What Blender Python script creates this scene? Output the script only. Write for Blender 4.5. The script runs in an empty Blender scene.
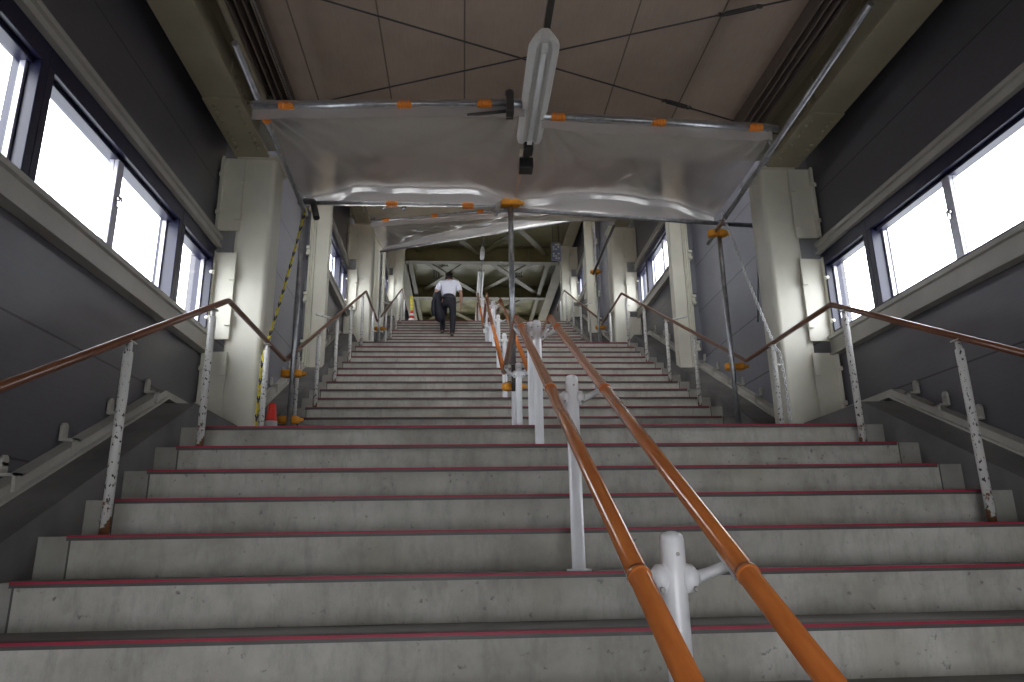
import bpy, bmesh, math, random
from mathutils import Vector, Matrix, noise
R=random.Random(7)
SC=bpy.context.scene
COL=SC.collection
V=Vector
# ------------------------------------------------------------------ layout (metres, eye of the camera at the origin)
TR,RI=.33,.1616                      # tread, rise
BAY=6.084; UP=14*RI                  # one flight + one landing
Y7,Z7=4.394,.7155                    # edge of the lower landing
XL,XR=-1.98,3.0                      # wall faces
SL,SR=-1.674,2.655                   # stringer faces
XC=.49
SLOPE=RI/TR
FLOOR=Z7-14*RI+0.0
FLOOR=Z7-14*RI
Y0=Y7-13*TR                          # first nosing of the lower flight
# ------------------------------------------------------------------ materials
MATS={}
def nodes(name):
    m=bpy.data.materials.new(name); m.use_nodes=True
    nt=m.node_tree; b=nt.nodes['Principled BSDF']
    return m,nt,b
def ramp(nt,fac,stops):
    r=nt.nodes.new('ShaderNodeValToRGB')
    el=r.color_ramp.elements
    while len(el)<len(stops): el.new(.5)
    for e,(p,c) in zip(el,stops): e.position=p; e.color=(*c,1)
    nt.links.new(fac,r.inputs[0]); return r.outputs[0]
def tex(nt,kind='Noise',scale=5,detail=4,vec=None,rough=.55,sc=None):
    t=nt.nodes.new('ShaderNodeTex'+kind)
    t.inputs['Scale'].default_value=scale
    if kind=='Noise': t.inputs['Detail'].default_value=detail; t.inputs['Roughness'].default_value=rough
    co=nt.nodes.new('ShaderNodeTexCoord').outputs['Object'] if vec is None else vec
    if sc:
        mp=nt.nodes.new('ShaderNodeMapping'); mp.inputs['Scale'].default_value=sc
        nt.links.new(co,mp.inputs[0]); co=mp.outputs[0]
    nt.links.new(co,t.inputs['Vector'])
    return t.outputs[0]
def mixc(nt,f,a,b,mode='MIX'):
    m=nt.nodes.new('ShaderNodeMixRGB'); m.blend_type=mode
    for i,x in enumerate((f,a,b)):
        if hasattr(x,'is_linked'): nt.links.new(x,m.inputs[i])
        elif i==0: m.inputs[0].default_value=x
        else: m.inputs[i].default_value=(*x,1)
    return m.outputs[0]
def math_(nt,op,a,b=0,c=None):
    m=nt.nodes.new('ShaderNodeMath'); m.operation=op
    for i,x in enumerate((a,b,c)):
        if x is None: continue
        if hasattr(x,'is_linked'): nt.links.new(x,m.inputs[i])
        else: m.inputs[i].default_value=x
    return m.outputs[0]
def simple(name,c,rough=.5,metal=0,var=.15,scale=8,bump=0,coat=0):
    if name in MATS: return MATS[name]
    m,nt,b=nodes(name)
    n=tex(nt,'Noise',scale)
    lo=tuple(x*(1-var) for x in c); hi=tuple(min(1,x*(1+var)) for x in c)
    nt.links.new(ramp(nt,n,[(.3,lo),(.7,hi)]),b.inputs['Base Color'])
    b.inputs['Roughness'].default_value=rough; b.inputs['Metallic'].default_value=metal
    if coat: b.inputs['Coat Weight'].default_value=coat
    if bump:
        bp=nt.nodes.new('ShaderNodeBump'); bp.inputs['Strength'].default_value=bump; bp.inputs['Distance'].default_value=.01
        nt.links.new(n,bp.inputs['Height']); nt.links.new(bp.outputs[0],b.inputs['Normal'])
    MATS[name]=m; return m
def mat_riser():
    m,nt,b=nodes('stair_concrete')
    big=tex(nt,'Noise',3.2,7,rough=.65)
    col=ramp(nt,big,[(.32,(.31,.295,.255)),(.68,(.52,.505,.46))])
    st=tex(nt,'Noise',1,6,sc=(15,3,4.5),rough=.75)           # vertical streaks
    col=mixc(nt,ramp(nt,st,[(.48,(0,0,0)),(.74,(.60,.60,.60))]),col,(.20,.19,.17))
    sp=tex(nt,'Noise',34,3)
    col=mixc(nt,ramp(nt,sp,[(.66,(0,0,0)),(.76,(.8,.8,.8))]),col,(.11,.10,.09))
    yel=tex(nt,'Noise',2.6,3,sc=(1,1,.5))
    col=mixc(nt,ramp(nt,yel,[(.52,(0,0,0)),(.75,(.45,.45,.45))]),col,(.36,.33,.24))
    co=nt.nodes.new('ShaderNodeTexCoord').outputs['Object']; sx=nt.nodes.new('ShaderNodeSeparateXYZ'); nt.links.new(co,sx.inputs[0])
    ax=math_(nt,'ABSOLUTE',sx.outputs[0]); end=math_(nt,'GREATER_THAN',ax,2.042)        # separate unpolished end pieces
    col=mixc(nt,math_(nt,'MULTIPLY',end,.55),col,(.17,.165,.15))
    jn=math_(nt,'LESS_THAN',math_(nt,'ABSOLUTE',math_(nt,'SUBTRACT',ax,2.042)),.004)
    col=mixc(nt,jn,col,(.08,.08,.075))
    nt.links.new(col,b.inputs['Base Color']); b.inputs['Roughness'].default_value=.75
    bp=nt.nodes.new('ShaderNodeBump'); bp.inputs['Strength'].default_value=.25; bp.inputs['Distance'].default_value=.004
    nt.links.new(sp,bp.inputs['Height']); nt.links.new(bp.outputs[0],b.inputs['Normal'])
    return m
def mat_panel(name,c,axis,off,step,line=.010,dark=.25,rough=.45,var=.12):
    """flat sheet panels with thin dark joints every `step` along an axis"""
    m,nt,b=nodes(name)
    co=nt.nodes.new('ShaderNodeTexCoord').outputs['Object']
    sx=nt.nodes.new('ShaderNodeSeparateXYZ'); nt.links.new(co,sx.inputs[0])
    v=sx.outputs['XYZ'.index(axis)]
    fr=math_(nt,'FRACT',math_(nt,'DIVIDE',math_(nt,'SUBTRACT',v,off-100*step-line/2),step))
    ln=math_(nt,'LESS_THAN',fr,line/step)
    n=tex(nt,'Noise',1.6,5); n2=tex(nt,'Noise',90,2,sc=(1,.06,1))
    col=ramp(nt,n,[(.3,tuple(x*(1-var) for x in c)),(.7,tuple(x*(1+var) for x in c))])
    col=mixc(nt,.10,col,ramp(nt,n2,[(.3,(0,0,0)),(.7,c)]))
    col=mixc(nt,ln,col,tuple(x*dark for x in c))
    nt.links.new(col,b.inputs['Base Color']); b.inputs['Roughness'].default_value=rough
    bp=nt.nodes.new('ShaderNodeBump'); bp.inputs['Strength'].default_value=.6; bp.inputs['Distance'].default_value=.006; bp.invert=True
    nt.links.new(ln,bp.inputs['Height']); nt.links.new(bp.outputs[0],b.inputs['Normal'])
    return m
def mat_chipped(name,c,rust=True):
    """white paint chipped to dark spots, rusty near each foot (object z = height above foot)"""
    m,nt,b=nodes(name)
    co=nt.nodes.new('ShaderNodeTexCoord').outputs['Object']
    n=tex(nt,'Noise',85,2,sc=(1,1,.55)); n1=tex(nt,'Noise',3,3)
    col=ramp(nt,n1,[(.3,tuple(x*.85 for x in c)),(.7,c)])
    col=mixc(nt,ramp(nt,n,[(.615,(0,0,0)),(.64,(1,1,1))]),col,(.035,.025,.02))
    if rust:
        sx=nt.nodes.new('ShaderNodeSeparateXYZ'); nt.links.new(co,sx.inputs[0])
        low=math_(nt,'MULTIPLY',math_(nt,'SUBTRACT',.20,sx.outputs[2]),1.6)
        k=math_(nt,'ADD',math_(nt,'MAXIMUM',low,-.12),tex(nt,'Noise',17,4))
        col=mixc(nt,ramp(nt,k,[(.66,(0,0,0)),(.70,(1,1,1))]),col,(.17,.075,.03))
    nt.links.new(col,b.inputs['Base Color']); b.inputs['Roughness'].default_value=.5
    return m
def mat_wood(name,a,c,ro=.28,cw=.35):
    m,nt,b=nodes(name)
    n=tex(nt,'Noise',9,5,sc=(6,.7,.7)); 
    nt.links.new(ramp(nt,n,[(.3,a),(.7,c)]),b.inputs['Base Color'])
    b.inputs['Roughness'].default_value=ro; b.inputs['Coat Weight'].default_value=cw; b.inputs['Coat Roughness'].default_value=.12
    return m
def mat_sheet(nm='milky_plastic_sheet',tr=.56,gf=.11):
    m,nt,b=nodes(nm)
    out=nt.nodes['Material Output']
    n=tex(nt,'Noise',3.5,5)
    col=ramp(nt,n,[(.3,(.66,.65,.66)),(.7,(.86,.86,.88))])
    nt.links.new(col,b.inputs['Base Color']); b.inputs['Roughness'].default_value=.25
    tl=nt.nodes.new('ShaderNodeBsdfTranslucent'); tl.inputs[0].default_value=(.90,.87,.86,1)
    tp=nt.nodes.new('ShaderNodeBsdfTransparent'); tp.inputs[0].default_value=(.95,.91,.88,1)
    m1=nt.nodes.new('ShaderNodeMixShader'); m1.inputs[0].default_value=.60
    nt.links.new(b.outputs[0],m1.inputs[1]); nt.links.new(tl.outputs[0],m1.inputs[2])
    m2=nt.nodes.new('ShaderNodeMixShader'); m2.inputs[0].default_value=tr
    nt.links.new(m1.outputs[0],m2.inputs[1]); nt.links.new(tp.outputs[0],m2.inputs[2])
    bp=nt.nodes.new('ShaderNodeBump'); bp.inputs['Strength'].default_value=.25; bp.inputs['Distance'].default_value=.012
    w=tex(nt,'Noise',7,6,sc=(1,.5,1),rough=.65); nt.links.new(w,bp.inputs['Height']); nt.links.new(bp.outputs[0],b.inputs['Normal'])
    b.inputs['Specular IOR Level'].default_value=0
    gl=nt.nodes.new('ShaderNodeBsdfGlossy'); gl.inputs['Roughness'].default_value=.10; nt.links.new(bp.outputs[0],gl.inputs['Normal'])
    m3=nt.nodes.new('ShaderNodeMixShader'); m3.inputs[0].default_value=gf
    nt.links.new(m2.outputs[0],m3.inputs[1]); nt.links.new(gl.outputs[0],m3.inputs[2])
    nt.links.new(m3.outputs[0],out.inputs[0]); return m
def mat_glass():
    m,nt,b=nodes('window_glass'); out=nt.nodes['Material Output']
    tp=nt.nodes.new('ShaderNodeBsdfTransparent'); tp.inputs[0].default_value=(.95,.96,.98,1)
    g=nt.nodes.new('ShaderNodeBsdfGlossy'); g.inputs['Roughness'].default_value=.03
    mx=nt.nodes.new('ShaderNodeMixShader'); mx.inputs[0].default_value=.06
    nt.links.new(tp.outputs[0],mx.inputs[1]); nt.links.new(g.outputs[0],mx.inputs[2]); nt.links.new(mx.outputs[0],out.inputs[0])
    return m
M=dict(
 riser=mat_riser(),
 tread=simple('tread_grey',(.24,.235,.22),.8,var=.25,scale=3),
 red=simple('red_nosing',(.31,.012,.042),.55,var=.15),
 darklip=simple('dark_nosing_lip',(.07,.065,.06),.5),
 kerb=simple('kerb_grey',(.135,.13,.125),.7,var=.3,scale=2.5,bump=.2),
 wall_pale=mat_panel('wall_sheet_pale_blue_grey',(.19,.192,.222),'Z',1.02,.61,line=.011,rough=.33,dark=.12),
 wall=mat_panel('wall_sheet_grey',(.098,.094,.106),'Z',1.02,.61,line=.011,rough=.33),
 ceil=mat_panel('ceiling_board_tan',(.43,.335,.27),'X',0.0,.605,line=.012,dark=.35,rough=.6),
 deck=mat_panel('deck_olive',(.37,.35,.20),'Y',0.1,.62,line=.02,dark=.5),
 cream=simple('cream_paint',(.64,.62,.52),.42,var=.12,scale=1.8),
 olive=simple('olive_cream_paint',(.36,.325,.225),.5,var=.12,scale=2),
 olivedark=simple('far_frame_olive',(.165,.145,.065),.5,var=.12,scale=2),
 ledge=simple('grey_ledge',(.40,.385,.34),.4,var=.12,scale=3),
 frame=simple('navy_window_frame',(.008,.008,.030),.35),
 stile=simple('grey_sash',(.45,.44,.50),.3,metal=.3),
 steel=simple('galvanised_steel',(.42,.43,.45),.34,metal=.85,var=.25,scale=20),
 darksteel=simple('dark_steel',(.07,.065,.06),.45,metal=.4),
 boltsteel=simple('bolt_steel',(.35,.34,.32),.6,metal=.3),
 ribbrown=simple('brown_rib',(.17,.135,.115),.55),
 chrome=simple('chrome',(.75,.75,.78),.15,metal=1),
 orange=simple('orange_plastic',(.78,.24,.015),.4,var=.12),
 clamp=simple('amber_clamp_cover',(.80,.33,.02),.35,var=.12),
 rail=mat_wood('orange_timber_tone',(.56,.155,.034),(.70,.225,.050),.22,.6),
 railend=simple('dark_brown_bend',(.27,.085,.024),.32,coat=.3),
 brown=mat_wood('brown_rail',(.12,.040,.015),(.19,.066,.025),.30,.35),
 white=simple('white_post_paint',(.84,.85,.87),.35,var=.06,scale=4,coat=.2),
 chipped=mat_chipped('chipped_white_paint',(.66,.65,.62)),
 sheet=mat_sheet(), sheetfold=mat_sheet('milky_sheet_doubled_over',.20,.22), glass=mat_glass(),
 conered=simple('cone_red',(.75,.03,.015),.4,var=.1),
 conewhite=simple('cone_white',(.8,.8,.8),.4,var=.05),
 yellow=simple('safety_yellow',(.75,.62,.03),.45,var=.15),
 black=simple('black_plastic',(.02,.02,.02),.4),
 lampwhite=simple('lamp_white',(.74,.73,.70),.3,var=.05),
 board=simple('white_board',(.62,.62,.56),.4,var=.06),
 shirt=simple('white_shirt',(.74,.75,.86),.8,var=.05,scale=14),
 navy=simple('dark_suit_cloth',(.016,.016,.026),.8,var=.2,scale=30),
 skin=simple('skin',(.42,.22,.15),.5,var=.05),
 hair=simple('black_hair',(.014,.012,.012),.5,var=.3,scale=60),
 chainwhite=simple('white_chain_plastic',(.68,.68,.68),.4,var=.05),
 signblue=simple('slate_sign_face',(.16,.18,.27),.4,var=.1),
)
# ------------------------------------------------------------------ mesh helpers
class MB:
    def __init__(s): s.bm=bmesh.new()
    def box(s,x0,x1,y0,y1,z0,z1,mi=0):
        return s.hexa([(x0,y0,z0),(x1,y0,z0),(x1,y1,z0),(x0,y1,z0),(x0,y0,z1),(x1,y0,z1),(x1,y1,z1),(x0,y1,z1)],mi)
    def hexa(s,p,mi=0):
        v=[s.bm.verts.new(q) for q in p]; fs=[]
        for f in ((3,2,1,0),(4,5,6,7),(0,1,5,4),(1,2,6,5),(2,3,7,6),(3,0,4,7)):
            a=s.bm.faces.new([v[i] for i in f]); a.material_index=mi; fs.append(a)
        return fs
    def prism(s,pts,axis,a,b,mi=0,faces=None):
        """polygon pts (2D) extruded along axis from a to b"""
        def mk(p,t):
            if axis=='x': return (t,p[0],p[1])
            if axis=='y': return (p[0],t,p[1])
            return (p[0],p[1],t)
        va=[s.bm.verts.new(mk(p,a)) for p in pts]; vb=[s.bm.verts.new(mk(p,b)) for p in pts]
        n=len(pts)
        for i in range(n):
            f=s.bm.faces.new((va[i],va[(i+1)%n],vb[(i+1)%n],vb[i])); f.material_index=faces[i] if faces else mi
        f=s.bm.faces.new(va[::-1]); f.material_index=mi
        f=s.bm.faces.new(vb); f.material_index=mi
    def tube(s,path,r,seg=12,mi=0,cap=True,closed=False,smooth=True):
        path=[V(p) for p in path]; n=len(path)
        rs=r if isinstance(r,(list,tuple)) else [r]*n
        rings=[];up=None
        for i,p in enumerate(path):
            if closed: d0=(p-path[i-1]).normalized(); d1=(path[(i+1)%n]-p).normalized()
            else:
                d0=(p-path[i-1]).normalized() if i else (path[1]-p).normalized()
                d1=(path[i+1]-p).normalized() if i<n-1 else d0
            t=(d0+d1).normalized()
            if up is None: up=V((0,0,1)) if abs(t.z)<.9 else V((0,1,0))
            a=t.cross(up).normalized(); b=a.cross(t).normalized(); up=b
            k=1/max(.5,math.sqrt(max(.01,(1+d0.dot(d1))/2)))
            bend=(d1-d0)
            ring=[]
            for j in range(seg):
                th=2*math.pi*j/seg; o=a*math.cos(th)*rs[i]+b*math.sin(th)*rs[i]
                if bend.length>1e-4:
                    bn=bend.normalized(); o+=bn*(o.dot(bn))*(k-1)
                ring.append(s.bm.verts.new(p+o))
            rings.append(ring)
        m=n if closed else n-1
        for i in range(m):
            A=rings[i];B=rings[(i+1)%n]
            for j in range(seg):
                f=s.bm.faces.new((A[j],A[(j+1)%seg],B[(j+1)%seg],B[j])); f.smooth=smooth; f.material_index=mi
        if cap and not closed:
            f=s.bm.faces.new(rings[0][::-1]); f.material_index=mi
            f=s.bm.faces.new(rings[-1]); f.material_index=mi
    def lathe(s,prof,c=(0,0,0),seg=20,axis='z',mi=0,smooth=True):
        c=V(c);rings=[]
        for r,h in prof:
            ring=[]
            for j in range(seg):
                t=2*math.pi*j/seg; a,b=r*math.cos(t),r*math.sin(t)
                q={'z':(a,b,h),'y':(b,h,a),'x':(h,a,b)}[axis]
                ring.append(s.bm.verts.new(c+V(q)))
            rings.append(ring)
        for A,B in zip(rings,rings[1:]):
            for j in range(seg):
                f=s.bm.faces.new((A[j],A[(j+1)%seg],B[(j+1)%seg],B[j])); f.smooth=smooth; f.material_index=mi
        for k,ring in ((0,rings[0][::-1]),(1,rings[-1])):
            f=s.bm.faces.new(ring); f.material_index=mi
    def loft(s,rings,smooth=True,mi=0):
        vs=[[s.bm.verts.new(p) for p in r] for r in rings]; n=len(vs[0])
        for A,B in zip(vs,vs[1:]):
            for j in range(n):
                f=s.bm.faces.new((A[j],A[(j+1)%n],B[(j+1)%n],B[j])); f.smooth=smooth; f.material_index=mi
        s.bm.faces.new(vs[0][::-1]); s.bm.faces.new(vs[-1])
    def build(s,name,mats,parent=None,bevel=0,recalc=True):
        if recalc: bmesh.ops.recalc_face_normals(s.bm,faces=s.bm.faces)
        me=bpy.data.meshes.new(name); s.bm.to_mesh(me); s.bm.free()
        if not isinstance(mats,(list,tuple)): mats=[mats]
        for m in mats: me.materials.append(m)
        o=bpy.data.objects.new(name,me); COL.objects.link(o)
        if parent: o.parent=parent
        if bevel:
            b=o.modifiers.new('b','BEVEL'); b.width=bevel; b.segments=2; b.limit_method='ANGLE'
        return o
def at(o,loc):   # place mesh coords written in world space relative to the parent's origin
    o.location=loc; return o
def tag(o,label,cat,group=None,kind=None):
    o['label']=label; o['category']=cat
    if group:o['group']=group
    if kind:o['kind']=kind
    return o
def empty(name,loc,label,cat,group=None,rz=0):
    o=bpy.data.objects.new(name,None); COL.objects.link(o); o.location=loc; o.rotation_euler.z=rz; o.empty_display_size=.1
    return tag(o,label,cat,group)
def struct(o,label,cat): return tag(o,label,cat,kind='structure')
def part(mb,name,mat,root,bevel=0):
    """mesh written in world coordinates, parented to an unrotated empty"""
    o=mb.build(name,mat,root,bevel); 
    off=V(root.location)
    p=root.parent
    while p: off+=V(p.location); p=p.parent
    o.data.transform(Matrix.Translation(-off)); return o
def lpart(mb,name,mat,root,origin,bevel=0):
    """mesh written around its own origin, placed at world point origin"""
    o=mb.build(name,mat,root,bevel)
    off=V(root.location); p=root.parent
    while p: off+=V(p.location); p=p.parent
    o.location=V(origin)-off; return o
def copy_tree(o,parent=None):
    c=o.copy(); COL.objects.link(c)
    if parent: c.parent=parent
    for ch in list(o.children): copy_tree(ch,c)
    return c
def nose_z(y,b=0):  # height of flight b's nosing line
    return Z7+UP*b+(y-Y7-BAY*b)*SLOPE
SIDE={-1:('left',XL,SL),1:('right',XR,SR)}
LEVEL=('lower','middle','upper')
# ------------------------------------------------------------------ floors and flights
mb=MB(); mb.box(XL-.2,XR+.2,-7,Y0,FLOOR-.2,FLOOR); struct(mb.build('floor',M['tread']),'grey concourse floor at the foot of the stairs','floor')
for b in range(2):
    mb=MB(); y=Y7+BAY*b; z=Z7+UP*b
    mb.box(SL,SR,y+.02,y+BAY-13*TR-.001,z-.25,z-.001)
    struct(mb.build('floor',M['tread']),f'{LEVEL[b]} stair landing floor, level concrete','floor')
mb=MB(); yT=Y7+2*BAY; zT=Z7+2*UP
mb.box(XL-.2,XR+.2,yT+.02,26,zT-.25,zT-.001); struct(mb.build('floor',M['tread']),'floor at the very top beyond the last step','floor')
flabel=['nearest flight of broad concrete steps with red nosings','second flight of concrete steps, between the two landings','farthest flight of concrete steps, where the man climbs']
for b in range(3):
    ys=Y7+BAY*b-13*TR; zs=Z7+UP*(b-1)
    root=empty('stair_flight',(XC,ys,zs),flabel[b],'stairs')
    pts=[];fm=[]
    for k in range(14):
        y=ys+k*TR; z=zs+k*RI
        pts+= [(y,z),(y,z+RI)]; fm+=[0,1]
    pts.append((ys+13*TR+.02,zs+14*RI)); fm.append(1)
    pts.append((ys+13*TR+.02,zs+14*RI-.25)); fm.append(0)
    pts.append((ys+.3,zs-.12)); fm.append(0); pts.append((ys,zs-.12)); fm.append(0)
    mb=MB(); mb.prism(pts,'x',SL,SR,0,fm); part(mb,'flight_body',[M['riser'],M['tread']],root)
    for k in range(14):
        y=ys+k*TR; z=zs+(k+1)*RI
        mb=MB(); x0,x1=-1.56,2.515
        hh=.005 if b==0 else .003; mb.box(x0,x1,y-.015,y+.012,z-hh,z+(.004 if b==0 else .003),0)      # red lip
        mb.box(x0,x1,y-.013,y+.002,z-.017,z-hh,1)      # dark lower edge
        mb.box(x0,x1,y+.012,y+.045,z-.006,z+.004,1)
        part(mb,'step_nosing',[M['red'],M['darklip']],root)
# ------------------------------------------------------------------ walls with window openings
YB,YE=-5.0,26.0
WZ0,WZ1=1.60,2.25      # opening heights in the first bay
units=[(4.73,5.42,1),(3.04,4.73,2),(2.62,3.04,1)]
CEIL=3.60
zone=[(YB,5.50),(5.50,11.584),(11.584,YE)]      # bay b covers zone[b]
win_n=0
for s in (-1,1):
    nm,X,S=SIDE[s]; X2=X+s*.16
    for b in range(3):
        y0,y1=zone[b]; dz=UP*b; dy=BAY*b
        zb=[FLOOR-.3,.3,2.6][b]; zt=CEIL+dz+.25
        oy0,oy1=2.62+dy,5.42+dy
        mb=MB()
        xa,xb=min(X,X2),max(X,X2)
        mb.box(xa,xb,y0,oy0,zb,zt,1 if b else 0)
        if b<2: mb.box(xa,xb,oy1,y1,zb,zt)
        else:
            mb.box(xa,xb,oy1,18.95,zb,zt); mb.box(xa,xb,18.95,25.3,zb,5.45); mb.box(xa,xb,18.95,25.3,5.72,zt); mb.box(xa,xb,25.3,y1,zb,zt)  # unseen slots added in the far side walls to let daylight in
            mb.box(xa,xb,22.0,22.2,5.45,5.72)
        mb.box(xa,xb,oy0,oy1,zb,WZ0+dz)
        mb.box(xa,xb,oy0,oy1,WZ1+dz+.06,zt)
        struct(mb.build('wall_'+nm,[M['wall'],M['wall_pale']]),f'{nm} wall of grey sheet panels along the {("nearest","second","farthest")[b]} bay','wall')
        # windows
        for ui,(a,c,n) in enumerate(units):
            a+=dy;c+=dy; z0,z1=WZ0+dz,WZ1+dz; win_n+=1
            w=bpy.data.objects.new(f'window_{win_n}',None); COL.objects.link(w); w.location=(X,(a+c)/2,z0)
            struct(w,f'navy framed {"single pane" if n==1 else "two pane sliding"} window in the {nm} wall, {("nearest","second","farthest")[b]} bay, {("topmost of its row, by the column","middle of its row","lowest of its row")[ui]}','window')
            f=MB(); t=.055; xi,xo=X-s*.035,X+s*.10
            xa,xb=min(xi,xo),max(xi,xo)
            for bx in ((a,c,z0,z0+.03),(a,c,z1-.045,z1+.06),(a,a+t,z0+.03,z1-.045),(c-t,c,z0+.03,z1-.045)): f.box(xa,xb,*bx)
            g=.012
            for bx in ((a+t,c-t,z0+.03,z0+.05),(a+t,c-t,z1-.07,z1-.045)): f.box(min(X,X+s*.07),max(X,X+s*.07),*bx)
            part(f,'window_frame',M['frame'],w,.004)
            mid=(a+c)/2+.0
            cells=[(a+t,c-t)] if n==1 else [(a+t,mid-.02),(mid+.02,c-t)]
            for ci,(p,q) in enumerate(cells):
                o=MB(); xx=X+s*(.035+.02*ci); o.box(min(xx,xx+s*.006),max(xx,xx+s*.006),p,q,z0+.04,z1-.06); part(o,'pane',M['glass'],w)
                # thin bright inner edge of sash
                o=MB(); o.box(min(xx-s*.01,xx+s*.015),max(xx-s*.01,xx+s*.015),q-.018,q,z0+.04,z1-.06); part(o,'sash_edge',M['stile'],w)
            if n==2:
                o=MB(); o.box(min(X,X+s*.05),max(X,X+s*.05),mid-.035,mid+.035,z0+.03,z1-.05); part(o,'meeting_stile',M['stile'],w,.004)
                o=MB(); zc=(z0+z1)/2+.02; o.lathe([(.018,0),(.018,-s*.02),(.012,-s*.03)],(X,mid,zc),12,'x'); o.box(min(X,X-s*.028),max(X,X-s*.028),mid-.008,mid+.008,zc-.045,zc+.01)
                part(o,'window_latch',M['chrome'],w)
        # ledges below and above the row of windows
        for (zz,h,d,what) in ((WZ0+dz-.16,.16,.07,'below'),(WZ1+dz+.06,.10,.07,'above')):
            o=MB(); x_in=X-s*d
            prof=[(X,zz),(x_in,zz),(x_in,zz+.02),(x_in+s*.02,zz+.03),(x_in+s*.02,zz+h-.035),(x_in,zz+h-.03),(x_in,zz+h),(X,zz+h)]
            o.prism(prof,'y',(2.6+dy) if b else 1.2,5.43+dy)
            struct(o.build(f'trim_{win_n//3*2+(0 if what=="below" else 1)}',M['ledge']),f'pale grey channel ledge running {what} the windows, {nm} wall, {("nearest","second","farthest")[b]} bay','trim')
    # sloping kerb beside each flight with flashing strip
    for b in range(3):
        ya=Y7+BAY*b-13*TR-.33; yb_=4.585+BAY*b; ytop=Y7+BAY*(b+1)-13*TR-.0 if b<2 else yT+1.3
        zl=.90+UP*b
        def inner(y): return nose_z(y,b)+.09
        y_next=6.05+BAY*b if b<2 else yT+1.25
        if b==0: ya=Y0-.4
        else: ya=6.05+BAY*(b-1)
        zlow=FLOOR-.3+UP*b
        mb=MB()
        za=inner(ya)
        pts=[(ya,za-.55),(ya,za),(yb_,zl),(y_next,zl),(y_next,zl-.45),(yb_+.2,zl-.45)]
        mb.prism(pts,'x',min(X,S),max(X,S))
        struct(mb.build(f'trim_{20+b+3*(s>0)}',M['kerb']),f'dark grey sloping kerb along the {nm} side of the {("nearest","second","farthest")[b]} flight','trim')
        # flashing strip on top of the kerb against the wall
        f=empty('kerb_flashing',(X-s*.03,4.8+BAY*b,.90+UP*b),f'pale metal flashing strip with small clips on the {nm} kerb of the {("nearest","second","farthest")[b]} flight','flashing','flashing strips on the kerbs')
        x_in=X-s*.075
        ye=4.68+BAY*b; zk=lambda y:nose_z(y,b)+.09
        def strip(y0,y1,z0,z1):
            m=MB(); xa,xb=min(X,x_in),max(X,x_in)
            m.hexa([(xa,y0,z0),(xb,y0,z0),(xb,y1,z1),(xa,y1,z1),(xa,y0,z0+.058),(xb,y0,z0+.058),(xb,y1,z1+.058),(xa,y1,z1+.058)])
            xe=x_in-s*.028; xa,xb=min(x_in,xe),max(x_in,xe)
            m.hexa([(xa,y0,z0),(xb,y0,z0),(xb,y1,z1),(xa,y1,z1),(xa,y0,z0+.014),(xb,y0,z0+.014),(xb,y1,z1+.014),(xa,y1,z1+.014)])
            return m
        part(strip(ya,ye,zk(ya),zk(ye)),'sloping_strip',M['ledge'],f)
        if b<2: part(strip(ye,6.15+BAY*b,zk(ye),zk(ye)-.015),'level_strip',M['ledge'],f)
        yy=ya+ (.27 if b==0 else .2)
        while yy<ye-.1:
            m=MB(); z=zk(yy)+.02; xi=x_in-s*.012
            def bx(y0,y1,z0,z1,d0,d1):
                m.box(min(X-s*d0,X-s*d1),max(X-s*d0,X-s*d1),y0,y1,z0,z1)
            bx(yy-.020,yy+.020,z-.012,z+.07,.073,.090)
            bx(yy-.020,yy+.020,z+.058,z+.07,.02,.090)
            bx(yy-.024,yy+.024,z+.058,z+.115,.008,.024)
            m.lathe([(.024,0),(.024,-s*.018)],(X-s*.006,yy,z+.125),10,'x')
            part(m,'clip',M['ledge'],f)
            yy+=.43 if R.random()<.6 else .27
# ------------------------------------------------------------------ ceilings
cl=[(YB,5.55,'nearest'),(5.55,11.6,'second'),(11.6,YE,'farthest')]
for b,(a,c,w) in enumerate(cl):
    mb=MB(); z=CEIL+UP*b
    mb.box(XL-.2,XR+.2,a,c,z,z+.12)
    struct(mb.build('ceiling',M['ceil'] if b<2 else M['deck']),f'level ceiling over the {w} bay','ceiling')
    if b<2:
        mb=MB(); mb.box(XL-.2,XR+.2,c-.0,c+.12,z-.28,z+.15); mb.box(XL-.2,XR+.2,c,c+.12,z+.70,z+UP+.12); mb.box(XL-.2,-1.7,c,c+.12,z+.15,z+.70); mb.box(2.7,XR+.2,c,c+.12,z+.15,z+.70); mb.box(.44,.54,c,c+.12,z+.15,z+.70); struct(mb.build('wall_ceiling_step',M['cream']),f'upright panel where the ceiling steps up after the {w} bay','wall')  # unseen gaps added in the step panel to bring daylight onto the landing
# shallow folds of the ceiling edge gutters
for s in (-1,1):
    nm=SIDE[s][0]
    x0=-1.40 if s<0 else 2.38
    mb=MB()
    for k,xx in enumerate((0,.045,.09,.135)):
        mb.box(x0-s*0+s*xx-.006,x0+s*xx+.006,YB,5.5,3.47-.02*k,3.60)
    struct(mb.build(f'trim_{30+(s>0)}',M['ribbrown']),f'ribbed brown channel along the {nm} edge of the nearest ceiling','trim')
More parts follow.
